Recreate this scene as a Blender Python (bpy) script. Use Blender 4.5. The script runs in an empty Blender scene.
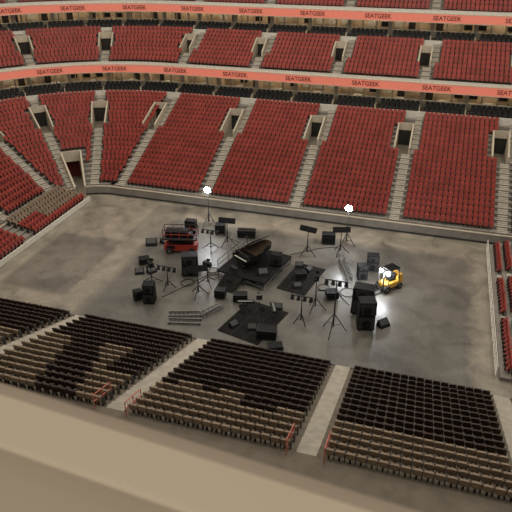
import bpy, math, random
from mathutils import Vector, Matrix
random.seed(7)
pi=math.pi
scene=bpy.context.scene
try:
    scene.view_settings.view_transform='Standard'
    scene.view_settings.look='None'
except Exception as e: print(e)

# ------------------------------------------------------------ materials
def mat(name,col,rough=.6,metal=0,var=.15,scale=3,emit=None,es=0,spec=.3):
    m=bpy.data.materials.new(name); m.use_nodes=True
    nt=m.node_tree; b=nt.nodes['Principled BSDF']
    b.inputs['Roughness'].default_value=rough; b.inputs['Metallic'].default_value=metal
    b.inputs['Specular IOR Level'].default_value=spec
    tc=nt.nodes.new('ShaderNodeTexCoord'); n=nt.nodes.new('ShaderNodeTexNoise')
    n.inputs['Scale'].default_value=scale; n.inputs['Detail'].default_value=4
    nt.links.new(tc.outputs['Object'],n.inputs['Vector'])
    r=nt.nodes.new('ShaderNodeValToRGB')
    r.color_ramp.elements[0].position=.3; r.color_ramp.elements[1].position=.7
    r.color_ramp.elements[0].color=tuple(c*(1-var) for c in col)+(1,)
    r.color_ramp.elements[1].color=tuple(min(1,c*(1+var)) for c in col)+(1,)
    nt.links.new(n.outputs['Fac'],r.inputs['Fac']); nt.links.new(r.outputs['Color'],b.inputs['Base Color'])
    if emit:
        b.inputs['Emission Color'].default_value=tuple(emit)+(1,); b.inputs['Emission Strength'].default_value=es
    return m
M={}
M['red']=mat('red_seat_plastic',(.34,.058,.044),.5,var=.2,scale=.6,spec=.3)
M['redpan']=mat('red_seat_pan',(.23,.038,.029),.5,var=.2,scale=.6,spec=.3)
M['seat_shaded']=mat('shaded_seat_plastic',(.034,.017,.013),.5,var=.3,scale=.8)  # seat plastic with shadow put into its base colour
M['seat_lit']=mat('lit_seat_plastic',(.26,.195,.135),.55,var=.12,scale=.8)  # seat plastic with light and gloss put into its base colour
M['frame']=mat('dark_metal_frame',(.035,.03,.028),.5)
M['blackchair']=mat('black_chair_fabric',(.012,.012,.013),.6)
M['conc']=mat('terrace_concrete',(.2,.18,.155),.8,scale=1.2)
M['nconc']=mat('riser_concrete',(.15,.126,.096),.8,scale=1.2)
M['step']=mat('aisle_step_concrete',(.36,.325,.27),.8,scale=2)
M['wall']=mat('painted_wall_beige',(.45,.39,.30),.7,scale=.8,var=.1)
M['white']=mat('white_paint',(.6,.57,.5),.5,var=.08)
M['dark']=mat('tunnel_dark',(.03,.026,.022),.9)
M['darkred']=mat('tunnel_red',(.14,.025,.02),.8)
M['black']=mat('black_plastic',(.011,.011,.012),.6,var=.3,spec=.15)
M['piano']=mat('piano_black_lacquer',(.008,.008,.008),.2,spec=.4)
M['ivory']=mat('piano_keys',(.5,.48,.42),.4)
M['gold']=mat('piano_soundboard',(.05,.034,.02),.5,metal=.2)
M['dgrey']=mat('dark_grey_metal',(.045,.045,.045),.45,metal=.3)
M['mgrey']=mat('grey_metal',(.2,.2,.19),.4,metal=.6)
M['mat']=mat('black_rubber_mat',(.012,.011,.011),.85,var=.4,scale=2,spec=.1)
M['paintred']=mat('machine_red_paint',(.33,.035,.025),.45)
M['yellow']=mat('machine_yellow_paint',(.55,.31,.05),.4)
M['rail']=mat('handrail_red',(.5,.16,.12),.5)
M['tire']=mat('tire_rubber',(.02,.02,.02),.8)
M['lamp']=mat('lamp_glow',(1,1,1),emit=(.92,.95,1),es=160)
M['warm']=mat('suite_ceiling_lamp',(1,.8,.5),emit=(1,.80,.55),es=6)
M['warmwall']=mat('suite_back_wall',(.55,.44,.31),.8,var=.4,scale=.5)
M['ribbon']=mat('led_ribbon_panel',(.25,.09,.07),.6,var=.05,emit=(.72,.185,.115),es=.66)
M['ribtxt']=mat('led_ribbon_text',(.04,.012,.01),.7,emit=(.13,.02,.015),es=.3)
M['ribedge']=mat('ribbon_edge_trim',(.5,.42,.34),.5)
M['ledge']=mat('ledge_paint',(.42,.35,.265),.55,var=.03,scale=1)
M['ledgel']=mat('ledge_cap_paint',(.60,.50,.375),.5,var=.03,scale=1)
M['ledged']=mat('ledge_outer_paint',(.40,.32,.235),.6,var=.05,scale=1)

def floor_mat():
    m=bpy.data.materials.new('arena_floor_concrete'); m.use_nodes=True
    nt=m.node_tree; N=nt.nodes; Lk=nt.links; b=N['Principled BSDF']
    b.inputs['Specular IOR Level'].default_value=.45
    tc=N.new('ShaderNodeTexCoord')
    def noise(s,d=6,dist=0):
        n=N.new('ShaderNodeTexNoise'); n.inputs['Scale'].default_value=s; n.inputs['Detail'].default_value=d
        n.inputs['Distortion'].default_value=dist
        Lk.new(tc.outputs['Object'],n.inputs['Vector']); return n
    def math_(op,a,b_=None,clamp=False):
        n=N.new('ShaderNodeMath'); n.operation=op; n.use_clamp=clamp
        for i,v in enumerate((a,b_)):
            if v is None: continue
            if isinstance(v,(int,float)): n.inputs[i].default_value=v
            else: Lk.new(v,n.inputs[i])
        return n.outputs[0]
    sx=N.new('ShaderNodeSeparateXYZ'); Lk.new(tc.outputs['Object'],sx.inputs[0])
    big=noise(.16,5,.6); med=noise(.55,10,.8); fine=noise(5,8)
    wob=math_('MULTIPLY',math_('SUBTRACT',med.outputs['Fac'],.5),.9)
    def inside(sock,lo,hi,soft=.5):
        s=math_('ADD',sock,wob)
        a=math_('DIVIDE',math_('SUBTRACT',s,lo),soft,True)
        c=math_('DIVIDE',math_('SUBTRACT',hi,s),soft,True)
        return math_('MULTIPLY',a,c)
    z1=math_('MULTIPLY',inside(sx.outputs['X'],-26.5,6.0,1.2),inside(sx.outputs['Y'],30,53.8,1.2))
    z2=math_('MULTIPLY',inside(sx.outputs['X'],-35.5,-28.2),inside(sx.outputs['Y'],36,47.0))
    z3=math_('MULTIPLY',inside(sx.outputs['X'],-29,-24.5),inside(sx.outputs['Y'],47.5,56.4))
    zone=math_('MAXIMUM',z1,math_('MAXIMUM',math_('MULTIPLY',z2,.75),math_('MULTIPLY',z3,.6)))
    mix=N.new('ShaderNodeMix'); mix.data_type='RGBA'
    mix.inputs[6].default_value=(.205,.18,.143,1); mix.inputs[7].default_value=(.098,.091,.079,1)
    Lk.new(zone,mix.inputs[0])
    r=N.new('ShaderNodeValToRGB'); r.color_ramp.elements[0].position=.36; r.color_ramp.elements[1].position=.64
    r.color_ramp.elements[0].color=(.52,.52,.52,1); r.color_ramp.elements[1].color=(1.5,1.49,1.45,1)
    s=math_('ADD',math_('MULTIPLY',big.outputs['Fac'],.4),math_('ADD',math_('MULTIPLY',med.outputs['Fac'],.42),math_('MULTIPLY',fine.outputs['Fac'],.18)))
    Lk.new(s,r.inputs['Fac'])
    mm=N.new('ShaderNodeMix'); mm.data_type='RGBA'; mm.blend_type='MULTIPLY'; mm.inputs[0].default_value=1
    Lk.new(mix.outputs[2],mm.inputs[6]); Lk.new(r.outputs['Color'],mm.inputs[7])
    Lk.new(mm.outputs[2],b.inputs['Base Color'])
    rr=math_('ADD',math_('MULTIPLY',med.outputs['Fac'],.35),.24)
    Lk.new(rr,b.inputs['Roughness'])
    return m
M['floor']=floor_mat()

# ------------------------------------------------------------ mesh builder
class MB:
    def __init__(s): s.v=[];s.f=[];s.m=[];s.mats=[]
    def mi(s,k):
        if k not in s.mats: s.mats.append(k)
        return s.mats.index(k)
    def add(s,vs,fs,k):
        o=len(s.v); s.v.extend(vs); i=s.mi(k)
        for f in fs: s.f.append([a+o for a in f]); s.m.append(i)
    def hexa(s,p,k):
        s.add(p,[(0,3,2,1),(4,5,6,7),(0,1,5,4),(1,2,6,5),(2,3,7,6),(3,0,4,7)],k)
    def box(s,c,d,k,rz=0,rx=0,ry=0,taper=1):
        R=Matrix.Rotation(rz,3,'Z')@Matrix.Rotation(ry,3,'Y')@Matrix.Rotation(rx,3,'X')
        hx,hy,hz=d[0]/2,d[1]/2,d[2]/2; C=Vector(c); p=[]
        for z,t in((-hz,1),(hz,taper)):
            for x,y in((-hx,-hy),(hx,-hy),(hx,hy),(-hx,hy)):
                p.append(tuple(C+R@Vector((x*t,y*t,z))))
        s.hexa(p,k)
    def cyl(s,a,b,r,k,n=8,r2=None):
        a=Vector(a);b=Vector(b);r2=r if r2 is None else r2
        d=(b-a).normalized(); u=d.orthogonal().normalized(); w=d.cross(u)
        vs=[]
        for P,rad in((a,r),(b,r2)):
            for i in range(n):
                t=2*pi*i/n; vs.append(tuple(P+u*math.cos(t)*rad+w*math.sin(t)*rad))
        fs=[(i,(i+1)%n,n+(i+1)%n,n+i) for i in range(n)]+[tuple(range(n))[::-1],tuple(range(n,2*n))]
        s.add(vs,fs,k)
    def prism(s,pts,f0,f1,k):
        n=len(pts); vs=[f0(*p) for p in pts]+[f1(*p) for p in pts]
        s.add(vs,[(i,(i+1)%n,n+(i+1)%n,n+i) for i in range(n)]+[tuple(range(n))[::-1],tuple(range(n,2*n))],k)
    def build(s,name,loc=(0,0,0),rz=0,bevel=0):
        me=bpy.data.meshes.new(name); me.from_pydata(s.v,[],s.f)
        for k in s.mats: me.materials.append(M[k])
        me.polygons.foreach_set('material_index',s.m); me.update()
        o=bpy.data.objects.new(name,me); scene.collection.objects.link(o)
        o.location=loc; o.rotation_euler=(0,0,rz)
        if bevel:
            md=o.modifiers.new('bevel','BEVEL'); md.width=bevel; md.segments=2
        return o

# ------------------------------------------------------------ bowl path
CX,CY=-35.0,51.2
def pos(bd,r):
    k,v=bd
    if k=='x': return (v,CY+r,0,1)
    if k=='t':
        a=pi/2+math.radians(v); return (CX+r*math.cos(a),CY+r*math.sin(a),math.cos(a),math.sin(a))
    return (CX-r,v,-1,0)
def plen(bd,r):
    k,v=bd
    if k=='x': return -(v-CX)
    if k=='t': return r*math.radians(v)
    return r*pi/2+(CY-v)
def ppos(a,r):
    if a<0: return (CX-a,CY+r,0,1)
    if a<r*pi/2:
        t=pi/2+a/r; return (CX+r*math.cos(t),CY+r*math.sin(t),math.cos(t),math.sin(t))
    return (CX-r,CY-(a-r*pi/2),-1,0)
def order(bd):
    k,v=bd
    return {'x':-v-1000,'t':v,'y':1000-v}[k]
XR=20; YL=28
def stations(extra=()):
    s=[('x',XR)]+[('x',x) for x in range(-35,XR,5)]+[('t',t) for t in range(0,91,3)][1:]+[('y',y) for y in (48,44,40,36,32,YL)]
    s+=list(extra)
    s.sort(key=order)
    out=[]
    for a in s:
        if not out or abs(order(a)-order(out[-1]))>1e-4: out.append(a)
    return out
def ring(name,r0,r1,z0,z1,k,skip=None,obj=True,mb=None,extra=()):
    m=mb or MB(); st=stations(extra)
    for a,b in zip(st[:-1],st[1:]):
        if skip and skip(a,b): continue
        A0=pos(a,r0);A1=pos(a,r1);B0=pos(b,r0);B1=pos(b,r1)
        m.hexa([(A0[0],A0[1],z0),(A1[0],A1[1],z0),(B1[0],B1[1],z0),(B0[0],B0[1],z0),
                (A0[0],A0[1],z1),(A1[0],A1[1],z1),(B1[0],B1[1],z1),(B0[0],B0[1],z1)],k)
    if obj and mb is None: return m.build(name)
    return m

# ------------------------------------------------------------ seats
def seat_proto():
    m=MB()
    t=.05; xs=[-.23,-.12,.12,.23]; ys=[.17,.22,.22,.17]
    zb=.42; zt=[.80,.88,.88,.80]; lean=.09
    for i in range(3):
        x0,x1=xs[i],xs[i+1];y0,y1=ys[i],ys[i+1]
        m.hexa([(x0,y0,zb),(x1,y1,zb),(x1,y1+t,zb),(x0,y0+t,zb),
                (x0,y0+lean,zt[i]),(x1,y1+lean,zt[i+1]),(x1,y1+t+lean,zt[i+1]),(x0,y0+t+lean,zt[i])],'A')
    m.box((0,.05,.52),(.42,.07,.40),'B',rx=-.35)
    m.box((-.255,.05,.33),(.035,.3,.62),'C')
    m.box((0,.2,.2),(.1,.08,.42),'C')
    return m
PROTO=seat_proto()
class Seats:
    def __init__(s,A='red',B='redpan',C='frame'):
        s.mb=MB(); s.k={'A':s.mb.mi(A),'B':s.mb.mi(B),'C':s.mb.mi(C)}
    def put(s,x,y,z,dx,dy):
        P=PROTO; o=len(s.mb.v); jz=random.uniform(-.01,.01)
        j=random.uniform(-.02,.02)
        for v in P.v:
            vy=v[1]+j
            s.mb.v.append((x+v[0]*dy+vy*dx,y-v[0]*dx+vy*dy,z+v[2]+jz))
        for f,mi in zip(P.f,P.m):
            s.mb.f.append([a+o for a in f]); s.mb.m.append(s.k[P.mats[mi]])

TUN=(34,45,6)
def tier(r0,z0,n,dr,dz,bounds,vom=None,tunnel=None,A='red',aw=.6,pitch=.53):
    extra=list(bounds)
    vx=[]
    if vom:
        for b in bounds:
            if b[0]=='x':
                e=[('x',b[1]+vom[2]),('x',b[1]+vom[3])]; extra+=e; vx.append((b[1]+vom[2],b[1]+vom[3]))
    vt=[]
    if vom:
        for b in bounds:
            if b[0]=='t' and b[1]<90 and not (tunnel and abs(b[1]-(tunnel[0]+tunnel[1])/2)<1):
                rm=r0+dr*(vom[0]+2); w=math.degrees(.9/rm)
                extra+=[('t',b[1]-w),('t',b[1]+w)]; vt.append((b[1]-w,b[1]+w))
    if tunnel: extra+=[('t',tunnel[0]),('t',tunnel[1])]
    st=stations(extra)
    T=MB()
    for i in range(n):
        ra=r0+i*dr; rb=ra+dr; z=z0+i*dz
        for a,b in zip(st[:-1],st[1:]):
            if vom and vom[0]<=i<vom[1]:
                if a[0]=='x' and b[0]=='x' and any(l-.01<=b[1] and a[1]<=r_+.01 for l,r_ in vx): continue
                if a[0]=='t' and b[0]=='t' and any(l-.01<=a[1] and b[1]<=r_+.01 for l,r_ in vt): continue
            if tunnel and i<tunnel[2] and a[0]=='t' and b[0]=='t' and tunnel[0]-.01<=a[1] and b[1]<=tunnel[1]+.01: continue
            A0=pos(a,ra);A1=pos(a,rb);B0=pos(b,ra);B1=pos(b,rb)
            lo=z-dz*1.5
            T.hexa([(A0[0],A0[1],lo),(A1[0],A1[1],lo),(B1[0],B1[1],lo),(B0[0],B0[1],lo),
                    (A0[0],A0[1],z),(A1[0],A1[1],z),(B1[0],B1[1],z),(B0[0],B0[1],z)],'conc')
    def stepbox(p,w,z,h,d,off=0):
        x,y,dx,dy=p
        q=[]
        for zz in(z,z+h):
            for s,t in((-w,off),(w,off),(w,off+d),(-w,off+d)):
                q.append((x+s*dy+t*dx,y-s*dx+t*dy,zz))
        T.hexa(q,'step')
    for b in bounds[1:-1]:
        for i in range(n):
            ra=r0+i*dr; z=z0+i*dz
            if tunnel and b[0]=='t' and tunnel[0]-2<b[1]<tunnel[1]+2 and i<tunnel[2]+1: continue
            invom=vom and vom[0]<=i<vom[1]
            above=vom and i>=vom[1]
            if invom or above:
                if b[0]=='x':
                    p=pos(('x',b[1]+vom[3]+.5),ra); w=.42
                elif invom: continue
                else: p=pos(b,ra); w=aw*.8
            else:
                p=pos(b,ra); w=aw*.85
            stepbox(p,w,z,.03,dr)
            stepbox(p,w,z,dz*.33,dr*.33,dr*.34)
            stepbox(p,w,z,dz*.66,dr*.33,dr*.67)
    if vom:
        ra=r0+vom[0]*dr; rb=r0+vom[1]*dr; za=z0+(vom[0]-1)*dz; zt=z0+vom[1]*dz
        def volume(pl,pr):
            A0=pos(pl,ra);A1=pos(pl,rb);B0=pos(pr,ra);B1=pos(pr,rb)
            T.hexa([(A0[0],A0[1],za-.3),(A1[0],A1[1],za-.3),(B1[0],B1[1],za-.3),(B0[0],B0[1],za-.3),
                    (A0[0],A0[1],za),(A1[0],A1[1],za),(B1[0],B1[1],za),(B0[0],B0[1],za)],'nconc')
            for (P,Q) in((A0,A1),(B0,B1)):
                dx,dy=P[2],P[3]; w=.09
                q=[]
                for lvl in (0,1):
                    for s,pt,zz in((-w,P,za-.3 if lvl==0 else za+1.0),(w,P,za-.3 if lvl==0 else za+1.0),(w,Q,za-.3 if lvl==0 else zt+.7),(-w,Q,za-.3 if lvl==0 else zt+.7)):
                        q.append((pt[0]+s*dy,pt[1]-s*dx,zz))
                T.hexa(q,'wall')
            hz=za+ (zt-za)*.92
            def slab(ra_,rb_,z0_,z1_,k):
                a0=pos(pl,ra_);a1=pos(pl,rb_);b0=pos(pr,ra_);b1=pos(pr,rb_)
                T.hexa([(a0[0],a0[1],z0_),(a1[0],a1[1],z0_),(b1[0],b1[1],z0_),(b0[0],b0[1],z0_),
                        (a0[0],a0[1],z1_),(a1[0],a1[1],z1_),(b1[0],b1[1],z1_),(b0[0],b0[1],z1_)],k)
            slab(rb-.12,rb,hz,zt+.7,'wall')
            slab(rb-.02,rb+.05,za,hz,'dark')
        for l,r_ in vx: volume(('x',r_),('x',l))
        for l,r_ in vt: volume(('t',l),('t',r_))
    T.build('seating_terrace')
    S=Seats(A)
    for i in range(n):
        r=r0+i*dr+dr*.55; z=z0+i*dz
        for b0,b1 in zip(bounds[:-1],bounds[1:]):
            a0=plen(b0,r)+aw; a1=plen(b1,r)-aw
            cnt=int((a1-a0)/pitch)
            if cnt<1: continue
            off=((a1-a0)-cnt*pitch)/2
            for j in range(cnt):
                a=a0+off+(j+.5)*pitch
                x,y,dx,dy=ppos(a,r)
                if vom and i>=vom[0]-0:
                    bad=False
                    if a<0:
                        for l,r_ in vx:
                            if i<vom[1] and l-.45<x<r_+1.2: bad=True
                            if i>=vom[1] and r_+.0<x<r_+1.2: bad=True
                    elif a<r*pi/2 and i<vom[1]:
                        td=math.degrees(a/r)
                        for l,r_ in vt:
                            if l-math.degrees(.45/r)<td<r_+math.degrees(.45/r): bad=True
                    if bad: continue
                if tunnel and i<tunnel[2]+1 and 0<a<r*pi/2:
                    td=math.degrees(a/r); g=math.degrees(.6/r)
                    if tunnel[0]-g<td<tunnel[1]+g: continue
                S.put(x,y,z,dx,dy)
    S.mb.build('stadium_seating')

AIS=[8.2,-2.5,-13.2,-23.8,-34.5]
low=[('x',18.9)]+[('x',a) for a in AIS]+[('t',24),('t',47),('t',69),('y',46),('y',36),('y',YL)]
tier(6.5,1.0,20,.8,.338,low,vom=(12,17,-1.4,.3),tunnel=TUN)
up=[('x',19.2)]+[('x',a+.8) for a in AIS[:-1]]+[('x',-33.2),('t',22),('t',45),('t',68),('y',46),('y',36),('y',YL)]
tier(23.3,11.75,8,.8,.42,up,vom=(3,6,-1.1,.3))
tier(30.2,18.6,11,.8,.48,up,vom=(5,9,-1.3,.4))

def tskip(a,b): return a[0]=='t' and b[0]=='t' and TUN[0]-.01<=a[1] and b[1]<=TUN[1]+.01
te=[('t',TUN[0]),('t',TUN[1])]
mb=MB(); ring('',5.8,5.95,0,1.0,'conc',skip=tskip,mb=mb,extra=te)
ring('',5.78,5.97,.98,1.06,'wall',skip=tskip,mb=mb,extra=te)
ring('',5.76,5.8,0,.2,'dgrey',skip=tskip,mb=mb,extra=te)
ring('',5.95,6.6,.0,.9,'nconc',skip=tskip,mb=mb,extra=te)
mb.build('arena_board_wall')
mb=MB()
rt=6.5+TUN[2]*.8; zt=1+TUN[2]*.338; top=zt+.75
for t in(TUN[0]-.4,TUN[1]+.4):
    P=pos(('t',t),5.8);Q=pos(('t',t),rt);w=.1;dx,dy=P[2],P[3];q=[]
    for lvl in(0,1):
        for s,pt,zz in((-w,P,1.2),(w,P,1.2),(w,Q,top),(-w,Q,top)):
            q.append((pt[0]+s*dy,pt[1]-s*dx,0 if lvl==0 else zz))
    mb.hexa(q,'wall')
t0,t1=TUN[0]-1,TUN[1]+1
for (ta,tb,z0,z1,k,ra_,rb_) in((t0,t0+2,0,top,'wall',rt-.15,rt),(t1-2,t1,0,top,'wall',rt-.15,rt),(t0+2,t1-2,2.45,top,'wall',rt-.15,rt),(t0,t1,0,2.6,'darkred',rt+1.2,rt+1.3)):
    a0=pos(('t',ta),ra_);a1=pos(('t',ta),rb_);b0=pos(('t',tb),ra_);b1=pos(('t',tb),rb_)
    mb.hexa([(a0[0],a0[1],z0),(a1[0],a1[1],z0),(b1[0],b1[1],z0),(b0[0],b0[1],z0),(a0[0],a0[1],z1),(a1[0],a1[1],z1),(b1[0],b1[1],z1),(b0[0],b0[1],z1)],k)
mb.build('corner_tunnel_entrance')

# ---- suites and ribbons
def suite(r0,z0,z1,rib_r,rib_h,rows=2):
    m=MB()
    ring('',r0-.12,r0+.05,z0-.5,z0+.40,'white',mb=m)
    ring('',r0,r0+7,z0-.3,z0,'nconc',mb=m)
    ring('',r0+1.3,r0+2.4,z0,z0+.3,'nconc',mb=m)
    ring('',r0+2.45,r0+2.65,z0,z0+1.1,'wall',mb=m)
    ring('',r0+2.3,r0+2.8,z0+1.1,z0+1.16,'white',mb=m)
    ring('',r0+5.2,r0+5.4,z0,z1,'warmwall',mb=m)
    ring('',rib_r+.1,r0+6.2,z1,z1+.3,'dgrey',mb=m)
    ring('',r0+2.5,r0+2.75,z1-.15,z1,'wall',mb=m)
    L0=plen(('x',XR),r0); L1=plen(('y',YL),r0)
    a=L0+.5; i=0
    rr=random.Random(3)
    while a<L1-1:
        x,y,dx,dy=ppos(a,r0+2.6)
        rz=math.atan2(-dx,dy)
        h=z1-z0
        wide=.5 if i%3==0 else .14
        m.box((x,y,z0+h/2),(wide,.35,h),'wall',rz=rz)
        if i%3==0:
            x2,y2,_,_=ppos(a,r0+1.2); m.box((x2,y2,z0+.4),(.12,2.3,.8),'wall',rz=rz)
            x2,y2,_,_=ppos(a,r0+4.0); m.box((x2,y2,z0+h/2),(.15,2.4,h),'warmwall',rz=rz)
        am=a+.9
        x3,y3,_,_=ppos(am,r0+4.0)
        m.box((x3,y3,z1-.05),(1.1,.5,.08),'warm',rz=rz)
        q=rr.random()
        x3,y3,_,_=ppos(am,r0+5.15)
        if q<.3: m.box((x3,y3,z0+1.4),(1.0,.06,.6),'black',rz=rz)
        elif q<.5: m.box((x3,y3,z0+1.0),(.9,.06,2.0),'dark',rz=rz)
        elif q<.75: m.box((x3,y3,z0+1.45),(1.1,.06,.8),'white',rz=rz)
        if i%3==1:
            x3,y3,_,_=ppos(am,r0+3.8); m.box((x3,y3,z0+.95),(1.1,.6,.08),'white',rz=rz); m.box((x3,y3,z0+.5),(.12,.12,.9),'dgrey',rz=rz)
        a+=1.78; i+=1
    m.build('luxury_suite_level')
    S=Seats('blackchair','blackchair','frame')
    for j in range(rows):
        r=r0+.5+1.0*j; z=z0+(.3 if j else .0)
        a=plen(('x',XR),r)+.6; k=0; L1=plen(('y',YL),r)
        while a<L1:
            if k%9!=8: 
                x,y,dx,dy=ppos(a,r); S.put(x,y,z+.02,dx,dy)
            a+=.6; k+=1
    S.mb.build('suite_chairs')
    R=MB()
    ring('',rib_r,rib_r+.2,z1,z1+rib_h,'ribbon',mb=R)
    ring('',rib_r-.03,rib_r+.25,z1+rib_h,z1+rib_h+.07,'ribedge',mb=R)
    ring('',rib_r-.03,rib_r+.25,z1-.07,z1,'ribedge',mb=R)
    ro=R.build('led_ribbon_board')
    a0=plen(('x',-17+8.4*4),rib_r); k=0
    while a0<plen(('y',YL+2),rib_r):
        incorner=0<a0<rib_r*pi/2
        x,y,dx,dy=ppos(a0,rib_r-(.14 if incorner else .03))
        c=bpy.data.curves.new('txt','FONT'); c.body='SEATGEEK'; c.size=.72; c.align_x='CENTER'; c.align_y='CENTER'; c.extrude=.01; c.offset=.01
        c.materials.append(M['ribtxt'])
        o=bpy.data.objects.new('text_%d'%k,c); scene.collection.objects.link(o)
        o.location=(x,y,z1+rib_h/2); o.rotation_euler=(pi/2,0,math.atan2(-dx,dy)); o.parent=ro
        a0+=8.4; k+=1
suite(22.6,7.85,10.65,22.6,.95)
suite(29.8,14.95,17.5,29.6,.95)
mb=MB(); ring('',22.85,23.3,11.3,11.75,'conc',mb=mb); ring('',22.82,22.9,11.6,12.0,'white',mb=mb); mb.build('balcony_parapet')
mb=MB(); ring('',29.85,30.2,18.2,18.6,'conc',mb=mb); ring('',29.8,29.88,18.45,18.9,'white',mb=mb); mb.build('balcony_parapet')
ring('wall_back',39.2,39.6,0,30,'dgrey')

# ------------------------------------------------------------ floor
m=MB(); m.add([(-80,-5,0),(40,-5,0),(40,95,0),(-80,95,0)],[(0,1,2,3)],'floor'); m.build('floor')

# ------------------------------------------------------------ near stand
NA=[-46.2,-35.6,-25.0,-14.4,-3.7,7.0]
T=MB(); NR=16; D=.8; H=.291; Y0=33.4; Z0=.4
for i in range(NR):
    y1=Y0-i*D; z=Z0+i*H
    T.box((-18,y1-D/2,z-.3),(60,D,.6),'nconc')
    for a in NA:
        T.box((a,y1-D/2,z+.015),(1.05,D,.03),'step')
        T.box((a,y1-D*.75,z+H*.25),(1.05,D*.5,H*.5),'step')
T.box((-18,Y0-.05,.2),(60,.1,.4),'nconc')
zc=Z0+NR*H; yc=Y0-NR*D
T.box((-18,yc-3.5,zc-.2),(60,7,.4),'nconc')
for i in range(8):
    T.box((-18,yc-7-i*D-D/2,zc+.4+i*.4),(60,D,.8),'nconc')
T.build('seating_terrace')
def is_shaded(x,y):  # outline of the shadow that is painted into the seat colours
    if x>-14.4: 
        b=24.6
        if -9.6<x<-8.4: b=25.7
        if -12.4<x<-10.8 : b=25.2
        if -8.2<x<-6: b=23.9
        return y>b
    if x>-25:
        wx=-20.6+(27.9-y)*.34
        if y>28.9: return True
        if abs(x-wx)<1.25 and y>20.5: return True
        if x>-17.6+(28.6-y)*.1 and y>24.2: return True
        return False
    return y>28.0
SD=Seats('seat_shaded','seat_shaded'); ST=Seats('seat_lit','seat_lit')  # same seats, shaded and lit tones painted as separate materials
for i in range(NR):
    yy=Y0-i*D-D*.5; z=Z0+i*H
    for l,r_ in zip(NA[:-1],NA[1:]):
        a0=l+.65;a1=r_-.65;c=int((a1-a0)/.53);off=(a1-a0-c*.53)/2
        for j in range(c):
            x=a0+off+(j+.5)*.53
            (SD if is_shaded(x,yy) else ST).put(x,yy,z,0,-1)
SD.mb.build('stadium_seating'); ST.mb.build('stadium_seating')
for a in NA[2:]:
    for sgn in(-1,1):
        h=MB(); x=a+sgn*.95
        ya,yb=yc-.3,yc+1.4; za,zb=zc,zc-.45
        for yy,zz in((ya,za),((ya+yb)/2,(za+zb)/2-.1),(yb,zb-.1)): h.cyl((x,yy,zz),(x,yy,zz+1.0),.03,'rail')
        for k in(1.0,.55): h.cyl((x,ya,za+k),(x,yb,zb+k-.1),.03,'rail')
        for q in range(8):
            t=q/7; h.cyl((x,ya+(yb-ya)*t,za+(zb-za)*t-.05),(x,ya+(yb-ya)*t,za+(zb-za)*t+.98),.01,'rail',n=5)
        h.build('aisle_handrail')

# ------------------------------------------------------------ low risers
T=MB(); SL=Seats('seat_lit','seat_lit'); SR=Seats('red','redpan')
for i in range(5):
    x1=-37.1-i*.74; z=.15+i*.16
    T.box((x1-.37,44.5,z/2),(.74,20.5,z),'conc')
    for j in range(38):
        y=34.6+j*.53
        if 43.6<y<44.8: continue
        (SL if y>48 and i>0 or (y>44 and i>2) else SR).put(x1-.35,y,z,-1,0)  # tan rows here have glossy light painted into the seat colour
T.box((-36.95,44.5,.1),(.1,20.5,.9),'white')
T.build('portable_riser')
SL.mb.build('stadium_seating'); SR.mb.build('stadium_seating')
T=MB(); SR=Seats('red','redpan')
for i in range(12):
    x1=7.05+i*.8; z=.3+i*.3
    T.box((x1+.4,45.9,z/2),(.8,20.6,z),'conc')
    for j in range(37):
        y=36.2+j*.53
        if 42.2<y<43.4 or 48.9<y<50.1: 
            continue
        SR.put(x1+.4,y,z,1,0)
    for yy in(42.8,49.5): T.box((x1+.6,yy,z+.08),(.4,1.0,.15),'step')
T.build('portable_riser'); SR.mb.build('stadium_seating')
h=MB()
for k in range(11):
    h.cyl((6.8,35.8+k*2,0),(6.8,35.8+k*2,1.0),.03,'white')
for z in(1.0,.55,.12): h.cyl((6.8,35.8,z),(6.8,55.8,z),.03,'white')
h.build('guard_railing')

# ------------------------------------------------------------ floor equipment
def tripod(x,y,h,head='lamp',rz=0,name='tripod_stand',spread=.9):
    m=MB()
    for k in range(3):
        a=rz+k*2*pi/3; e=(math.cos(a)*spread,math.sin(a)*spread,.02)
        m.cyl((0,0,h*.38),e,.04,'dgrey'); m.cyl((0,0,h*.16),(e[0]*.6,e[1]*.6,h*.152),.025,'dgrey')
    m.cyl((0,0,h*.12),(0,0,h*.6),.06,'dgrey'); m.cyl((0,0,h*.58),(0,0,h),.04,'dgrey')
    if head=='lamp':
        m.cyl((-.35,0,h),(.35,0,h),.03,'dgrey')
        m.cyl((0,.12,h+.3),(0,-.12,h+.26),.24,'black',n=20,r2=.35)
        m.cyl((0,-.12,h+.26),(0,-.15,h+.255),.33,'lamp',n=20)
        for s in(-1,1): m.cyl((s*.37,0,h),(s*.37,0,h+.3),.025,'dgrey')
    elif head=='bar':
        m.cyl((-.9,0,h),(.9,0,h),.05,'dgrey')
        for q in(-.75,-.25,.25,.75): m.cyl((q,0,h-.05),(q,-.2,h-.35),.12,'black',r2=.17)
    elif head=='camera':
        m.box((0,0,h+.15),(.35,.8,.4),'black',rz=rz); m.cyl((.0,-.3,h+.15),(0,-.65,h+.15),.11,'black'); m.box((.0,.3,h+.4),(.3,.08,.22),'black')
        m.cyl((0,.1,h),(.5,.7,h-.25),.02,'dgrey')
    elif head=='panel':
        m.box((0,0,h+.0),(1.7,.12,.55),'black',rz=rz,rx=-.5)
    return m.build(name,(x,y,0))
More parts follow.
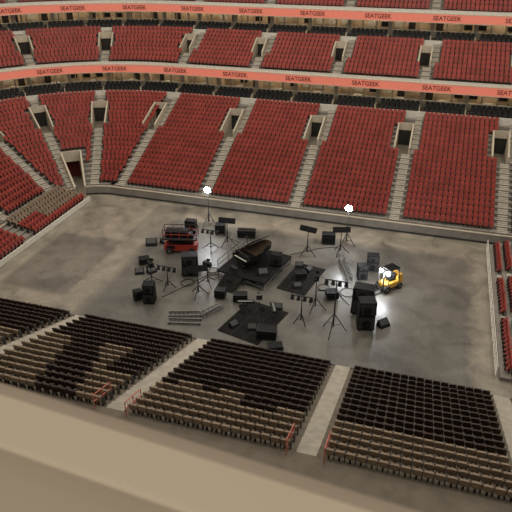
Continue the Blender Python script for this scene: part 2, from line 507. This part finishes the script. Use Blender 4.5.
def stack(x,y,w,d,hs,rz=0,name='speaker_stack'):
    m=MB(); z=.12
    for sx in(-1,1):
        for sy in(-1,1): m.cyl((sx*w*.38,sy*d*.38,0),(sx*w*.38,sy*d*.38,.12),.06,'tire')
    for n,hh in enumerate(hs):
        m.box((0,0,z+hh/2),(w,d,hh-.03),'black',taper=.96,rz=(n%2)*.06)
        m.box((0,-d/2-.005,z+hh/2),(w*.86,.03,hh*.8),'dgrey')
        m.cyl((0,-d/2-.01,z+hh*.4),(0,-d/2-.04,z+hh*.4),min(w,hh)*.3,'black',n=16)
        for s in(-1,1): m.box((s*w/2,0,z+hh*.6),(.03,.25,.08),'dgrey')
        z+=hh
    return m.build(name,(x,y,0),rz)
def wedge(x,y,rz=0,s=1,z=0):
    m=MB()
    w,d,h=.85*s,.6*s,.5*s
    m.add([(-w/2,-d/2,0),(w/2,-d/2,0),(w/2,d/2,0),(-w/2,d/2,0),(-w/2,-d*.35,h*.35),(w/2,-d*.35,h*.35),(w/2,d*.35,h),(-w/2,d*.35,h)],
      [(0,3,2,1),(4,5,6,7),(0,1,5,4),(1,2,6,5),(2,3,7,6),(3,0,4,7)],'black')
    m.box((0,0,h*.70),(w*.8,d*.75,.03),'dgrey',rx=math.atan2(h*.65,d*.7))
    return m.build('stage_monitor_speaker',(x,y,z),rz)
def case(x,y,w,d,h,rz=0,z=0):
    m=MB(); 
    for sx in(-1,1):
        for sy in(-1,1): m.cyl((sx*w*.38,sy*d*.38,0),(sx*w*.38,sy*d*.38,.12),.05,'tire')
    m.box((0,0,.12+h/2),(w,d,h),'black')
    for sx in(-1,1):
        for sy in(-1,1): m.box((sx*w/2,sy*d/2,.12+h/2),(.04,.04,h+.02),'dgrey')
    for zz in(.12,.12+h*.7,.12+h):
        for sy in(-1,1): m.box((0,sy*d/2,zz),(w,.03,.03),'dgrey')
        for sx in(-1,1): m.box((sx*w/2,0,zz),(.03,d,.03),'dgrey')
    return m.build('road_case',(x,y,z),rz)
def mat_(x,y,w,d,rz):
    m=MB(); m.box((0,0,.03),(w,d,.06),'mat')
    for k in range(1,3): m.box((-w/2+k*w/3,0,.062),(.02,d,.006),'dgrey')
    return m.build('floor_mat',(x,y,0),rz)
def ladder(x,y,L,w,rz):
    m=MB()
    for s in(-1,1): m.box((0,s*w/2,.12),(L,.08,.12),'mgrey')
    n=int(L/.35)
    for k in range(n): m.cyl((-L/2+.2+k*.35,-w/2,.12),(-L/2+.2+k*.35,w/2,.12),.04,'dgrey',n=6)
    for s in(-1,1):
        for e in(-1,1): m.box((e*L*.45,s*w/2,.035),(.1,.1,.07),'tire')
    return m.build('ladder',(x,y,0),rz)
def truss(x,y,L,s,rz,z=0):
    m=MB(); c=[(-s/2,.05),(s/2,.05),(s/2,s+.05),(-s/2,s+.05)]
    for a,b in c: m.cyl((-L/2,a,b),(L/2,a,b),.04,'mgrey')
    n=int(L/s)
    for k in range(n):
        x0=-L/2+k*L/n;x1=x0+L/n
        for q in range(4):
            p=c[q];r=c[(q+1)%4]
            m.cyl((x0,p[0],p[1]),(x1,r[0],r[1]),.025,'mgrey',n=5); m.cyl((x0,p[0],p[1]),(x0,r[0],r[1]),.025,'mgrey',n=5)
    return m.build('lighting_truss',(x,y,z),rz)

# scissor lift
m=MB()
for sx in(-1.1,1.1):
    for sy in(-.65,.65):
        m.cyl((sx,sy-.12,.32),(sx,sy+.12,.32),.32,'tire',n=16); m.cyl((sx,sy-.13,.32),(sx,sy+.13,.32),.14,'mgrey',n=10)
m.box((0,0,.62),(3.2,1.2,.55),'paintred'); m.box((-.9,-.62,.7),(.8,.06,.35),'black')
for k in range(4):
    z=.98+k*.14
    for sy in(-.4,.4):
        m.box((0,sy,z),(2.7,.1,.09),'black',ry=.05*(1 if k%2 else -1))
m.box((0,0,1.55),(3.4,1.4,.14),'dgrey')
for x in(-1.65,-.82,0,.82,1.65):
    for y in(-.66,.66): m.cyl((x,y,1.6),(x,y,2.55),.035,'paintred')
for y in(-.66,.66):
    for z in(2.1,2.55): m.cyl((-1.65,y,z),(1.65,y,z),.035,'black' if z>2.2 else 'paintred')
for x in(-1.65,1.65):
    for z in(2.1,2.55): m.cyl((x,-.66,z),(x,.66,z),.03,'black')
m.box((1.4,-.3,2.3),(.25,.3,.4),'black'); m.box((-.3,.1,1.95),(2.2,1.0,.6),'black'); m.box((1.0,0,1.85),(.6,.8,.4),'black')
m.build('scissor_lift',(-21.9,46.6,0),math.radians(14),bevel=.02)

# forklift
m=MB()
for sx,r in((-.75,.3),(.75,.36)):
    for sy in(-.5,.5):
        m.cyl((sx,sy-.13,r),(sx,sy+.13,r),r,'tire',n=16); m.cyl((sx,sy-.14,r),(sx,sy+.14,r),r*.45,'mgrey',n=10)
m.box((-.1,0,.6),(1.9,1.0,.45),'yellow'); m.box((-.85,0,.95),(.65,1.0,.75),'yellow',taper=.85)
m.box((-.1,0,.95),(.55,.5,.18),'black'); m.box((-.38,0,1.25),(.14,.5,.5),'black',ry=-.15)
m.cyl((.3,0,.8),(.5,0,1.25),.03,'black'); m.cyl((.25,0,1.28),(.33,0,1.32),.17,'black',n=12)
for sx,tx in((-.75,-.55),(.6,.4)):
    for sy in(-.45,.45): m.cyl((sx,sy,.8),(tx,sy,2.1),.04,'black')
m.box((-.08,0,2.12),(1.15,1.0,.06),'black')
for k in range(5): m.box((-.5+k*.22,0,2.17),(.05,1.0,.05),'black')
for sy in(-.32,.32): m.box((1.05,sy,1.25),(.1,.09,2.3),'dgrey')
for z in(.3,1.1,2.35): m.box((1.05,0,z),(.08,.7,.1),'dgrey')
for sy in(-.25,.25): m.box((1.65,sy,.1),(1.1,.12,.05),'dgrey'); m.box((1.13,sy,.35),(.05,.12,.55),'dgrey')
for sy in(-.4,.4): m.cyl((.62,sy,1.9),(.76,sy,1.86),.18,'lamp',n=12)
m.build('forklift',(-1.7,45.6,0),math.radians(-130),bevel=.015)
def plight(x,y,z,e):
    ld=bpy.data.lights.new('work_light','POINT'); ld.energy=e; ld.color=(.9,.95,1); ld.shadow_soft_size=.15
    lo=bpy.data.objects.new('work_light',ld); scene.collection.objects.link(lo); lo.location=(x,y,z)
plight(-2.3,44.6,1.8,250)
for (x,y,h) in((-21.3,52.6,3.9),(-6.6,52.4,3.9)):
    tripod(x,y,h,'lamp',name='work_light_stand')
    plight(x,y-.6,h+.25,500)
tripod(-5.2,37.7,4.8,'bar',.4,spread=1.1)
tripod(-7.2,40.4,3.1,'camera',.2)
tripod(-17.3,39.6,2.7,'panel',.5)
tripod(-17.2,41.6,1.9,'camera',1.2)
tripod(-18.0,49.1,2.7,'panel',.1)
tripod(-19.2,47.6,2.2,'bar',.9)
tripod(-9.9,49.4,2.8,'panel',-.2)
tripod(-22.0,40.2,1.9,'camera',.8)
tripod(-20.3,39.9,2.2,'bar',.3,spread=.7)
tripod(-7.9,38.2,2.6,'bar',1.4,spread=.6)
tripod(-6.9,50.6,2.6,'panel',.3)
stack(-19.4,42.8,1.5,1.1,[1.0,.95],.35)
stack(-20.9,37.5,1.0,.9,[.9,.85],.2)
stack(-2.9,39.2,1.35,1.1,[1.3,1.2],.25)
stack(-3.4,41.1,1.7,1.1,[1.4,1.1],-.1)
stack(-22.1,37.6,.75,.6,[.75],.7)
stack(-3.5,48.4,1.1,.9,[.9,.6],.1)
stack(-4.2,46.6,.9,.9,[.9,.4],.3)
wedge(-1.5,39.8,.8,1.1); wedge(-25.3,46.9,.4,1.3); wedge(-24.2,47.8,1.2,1.1); wedge(-23.9,41.5,.5); wedge(-22.9,42.0,1.0)
for (x,y,w,d,h,r) in((-22.8,51.2,1.1,.7,1.0,.1),(-19.6,51.4,1.0,.8,.9,.2),(-10.0,35.6,1.5,.9,.75,.15),(-9.0,34.4,1.1,.7,.3,.4),(-8.4,52.4,1.3,.8,1.0,.2),
    (-24.3,43.3,1.0,.7,.5,.6),(-6.2,42.6,1.0,.8,.6,.4),(-16.7,51.3,1.8,.7,.7,.2)):
    case(x,y,w,d,h,r)
mat_(-11.6,37.3,3.7,5.0,math.radians(-14)); mat_(-9.4,44.9,2.7,5.0,math.radians(-10))
ladder(-17.2,36.6,2.9,.6,math.radians(18)); ladder(-16.9,35.6,2.7,.6,math.radians(14))
truss(-5.9,47.6,3.8,.5,math.radians(112))
truss(-15.3,37.6,2.2,.4,math.radians(60))

# riser + grand piano
m=MB(); W,Dp,Hh=4.8,5.6,.75
m.box((0,0,Hh-.07),(W,Dp,.14),'mat')
for x in(-W/2+.1,0,W/2-.1):
    for y in(-Dp/2+.1,-.9,.9,Dp/2-.1): m.cyl((x,y,0),(x,y,Hh-.1),.05,'dgrey')
for y in(-Dp/2+.05,Dp/2-.05):
    m.cyl((-W/2+.1,y,.1),(0,y,Hh-.15),.03,'mgrey'); m.cyl((0,y,Hh-.15),(W/2-.1,y,.1),.03,'mgrey'); m.cyl((-W/2,y,.3),(W/2,y,.3),.03,'mgrey')
for x in(-W/2+.05,W/2-.05):
    m.cyl((x,-Dp/2,.1),(x,0,Hh-.15),.03,'mgrey'); m.cyl((x,0,Hh-.15),(x,Dp/2,.1),.03,'mgrey')
m.box((-.6,-Dp/2-.85,.36),(1.8,1.8,.08),'mat',rx=.38)
for x in(-2.35,):
    for y in(-2.7,-.9,.9,2.7): m.cyl((x,y,Hh),(x,y,Hh+1.0),.03,'dgrey')
for z in(.5,1.0): m.cyl((-2.35,-2.7,Hh+z),(-2.35,2.7,Hh+z),.03,'dgrey')
RZ=math.radians(-12)
m.build('stage_riser',(-13.9,45.2,0),RZ)
S=1.35
out=[(0,0),(1.5,0),(1.5,.75),(1.46,1.05),(1.36,1.3),(1.2,1.52),(1.02,1.72),(.93,1.95),(.9,2.2),(.86,2.45),(.72,2.65),(.5,2.74),(.25,2.72),(.08,2.6),(0,2.4)]
out=[(x*S,y*S) for x,y in out]
m=MB()
m.prism(out,lambda x,y:(x,y,.62*S),lambda x,y:(x,y,.98*S),'piano')
cx_,cy_=.7*S,1.3*S
inn=[(cx_+(x-cx_)*.9,cy_+(y-cy_)*.86+.08) for x,y in out]
m.prism(inn,lambda x,y:(x,y,.975*S),lambda x,y:(x,y,.99*S),'gold')
a=math.radians(38)
lid=[(x,max(y,.55*S)) for x,y in out]
m.prism(lid,lambda x,y:(x*math.cos(a),y,1.0*S+x*math.sin(a)),lambda x,y:(x*math.cos(a)-.02,y,1.04*S+x*math.sin(a)),'piano')
m.box((.75*S,.28*S,1.0*S),(1.5*S,.5*S,.04),'piano')
m.cyl((1.4*S,1.0*S,.98*S),(1.25*S*math.cos(a),1.05*S,1.0*S+1.25*S*math.sin(a)),.02,'piano')
m.box((.75*S,-.12*S,.68*S),(1.5*S,.28*S,.12*S),'piano')
m.box((.75*S,-.12*S,.75*S),(1.26*S,.18*S,.03),'ivory')
for k in range(24): m.box(((.16+k*.05)*S,-.08*S,.775*S),(.02,.1*S,.02),'black')
for sx in(.03,1.47): m.box((sx*S,-.12*S,.75*S),(.07*S,.28*S,.26*S),'piano')
m.box((.75*S,.2*S,1.16*S),(.8*S,.03,.26*S),'piano',rx=-.3)
for px,py in((.12,.12),(1.38,.12),(.45,2.3)):
    m.cyl((px*S,py*S,.64*S),(px*S,py*S,.05),.09,'piano',r2=.05); m.cyl((px*S-.03,py*S,.05),(px*S+.03,py*S,.05),.05,'gold',n=10)
m.box((.75*S,.25*S,.3*S),(.35,.06,.6*S),'piano'); m.box((.75*S,.1*S,.08),(.3,.3,.04),'gold')
pr=RZ+math.radians(-20)
m.build('grand_piano',(-15.6,44.6,Hh),pr)
m=MB(); m.box((0,0,.5),(.9,.4,.12),'black')
for sx in(-.33,.33):
    for sy in(-.14,.14): m.cyl((sx,sy,0),(sx,sy,.46),.03,'piano')
m.build('piano_bench',(-15.2,43.0,Hh),pr,bevel=.02)
stack(-11.9,45.4,1.0,.8,[1.1],.1).location.z=Hh
wedge(-12.6,43.4,.5,1.1,Hh)

def music_stand(x,y,rz,z=.06):
    m=MB()
    for k in range(3):
        a=k*2.1; m.cyl((0,0,.35),(.35*math.cos(a),.35*math.sin(a),.01),.018,'dgrey',n=5)
    m.cyl((0,0,.2),(0,0,1.15),.018,'dgrey',n=6); m.box((0,0,1.25),(.5,.03,.35),'black',rx=-.5); m.box((0,-.1,1.12),(.5,.08,.02),'black')
    m.build('music_stand',(x,y,z),rz)
def keyboard(x,y,rz,z=.06):
    m=MB(); m.box((0,0,.85),(1.4,.36,.12),'black'); m.box((0,-.06,.915),(1.2,.16,.02),'mgrey')
    for s in(-1,1):
        m.cyl((s*.5,-.2,.02),(-s*.3,.1,.8),.025,'dgrey'); m.cyl((s*.5,.2,.02),(-s*.3,-.1,.8),.025,'dgrey')
    m.build('keyboard_on_stand',(x,y,z),rz)
keyboard(-12.7,38.6,.3); keyboard(-10.3,38.4,2.0)
for x,y,r in((-11.6,38.9,.4),(-12.6,37.3,.9),(-10.9,37.3,-.4)): music_stand(x,y,r)
music_stand(-13.6,40.8,.5,0); music_stand(-14.8,40.6,.1,0); music_stand(-12.3,41.1,.2,0)
case(-13.6,39.9,1.2,.7,.6,.3); case(-15.4,39.9,.9,.7,.7,.1)
for (x,y,r) in((-11.4,36.2,.3),(-9.4,43.3,.4),(-9.0,46.4,1.2),(-10.1,46.9,.2),(-12.9,36.2,1.0),(-10.2,39.6,.2)): wedge(x,y,r,.9,.06)
case(-9.5,44.9,1.0,.6,.5,.4,.06)

cab=MB()
def coil(cx,cy,r,z=.03):
    pts=[(cx+r*math.cos(t*.5)*(1+.08*math.sin(t)),cy+r*math.sin(t*.5),z+.02*(t%3)) for t in range(26)]
    for a,b in zip(pts[:-1],pts[1:]): cab.cyl(a,b,.025,'black',n=5)
for c in((-19,41.2,.6),(-7.2,44,.5),(-5.0,43.8,.7),(-17.6,43.9,.5)): coil(*c)
def run(pts):
    for a,b in zip(pts[:-1],pts[1:]): cab.cyl((*a,.03),(*b,.03),.03,'black',n=5)
run([(-20.2,38.4),(-19,40.6),(-17.8,42.9),(-16.8,43.4)]); run([(-4.6,41.9),(-6,43.6),(-7.6,43.4)]); run([(-11.5,48.9),(-9,51.0),(-7.4,51.8)]); run([(-20.4,52.6),(-18.6,50.6),(-17,49.9)])
cab.build('cable_coils')

# ------------------------------------------------------------ foreground ledge
m=MB()
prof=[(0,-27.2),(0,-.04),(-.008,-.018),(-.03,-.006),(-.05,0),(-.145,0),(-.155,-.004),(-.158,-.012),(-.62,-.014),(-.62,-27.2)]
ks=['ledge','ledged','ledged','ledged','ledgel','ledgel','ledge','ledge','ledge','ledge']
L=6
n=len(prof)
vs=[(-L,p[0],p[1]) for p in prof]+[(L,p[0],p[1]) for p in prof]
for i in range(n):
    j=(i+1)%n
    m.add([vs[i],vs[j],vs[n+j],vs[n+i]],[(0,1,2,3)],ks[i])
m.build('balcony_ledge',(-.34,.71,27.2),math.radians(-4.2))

# ------------------------------------------------------------ lights
w=bpy.data.worlds.new('World'); scene.world=w; w.use_nodes=True
bg=w.node_tree.nodes['Background']; bg.inputs[0].default_value=(1,.93,.82,1); bg.inputs[1].default_value=.33
def area(x,y,z,s,e,col=(1,.92,.8)):
    l=bpy.data.lights.new('overhead_light','AREA'); l.shape='SQUARE'; l.size=s; l.energy=e; l.color=col
    o=bpy.data.objects.new('overhead_light',l); scene.collection.objects.link(o); o.location=(x,y,z)
for x in(-45,-25,-5,15):
    for y in(32,50,68): area(x,y,36,6,1750)
area(-2,-4,33,4,260)  # added fill lamp near the camera, boosts light on the ledge

cd=bpy.data.cameras.new('camera'); cam=bpy.data.objects.new('camera',cd); scene.collection.objects.link(cam)
cd.sensor_width=36; cd.lens=590/512*36; cd.clip_start=.05; cd.clip_end=400
cam.location=(0,0,28); cam.rotation_euler=(math.radians(90-29.29),0,math.radians(17))
cd.dof.use_dof=True; cd.dof.focus_distance=55; cd.dof.aperture_fstop=5
scene.camera=cam
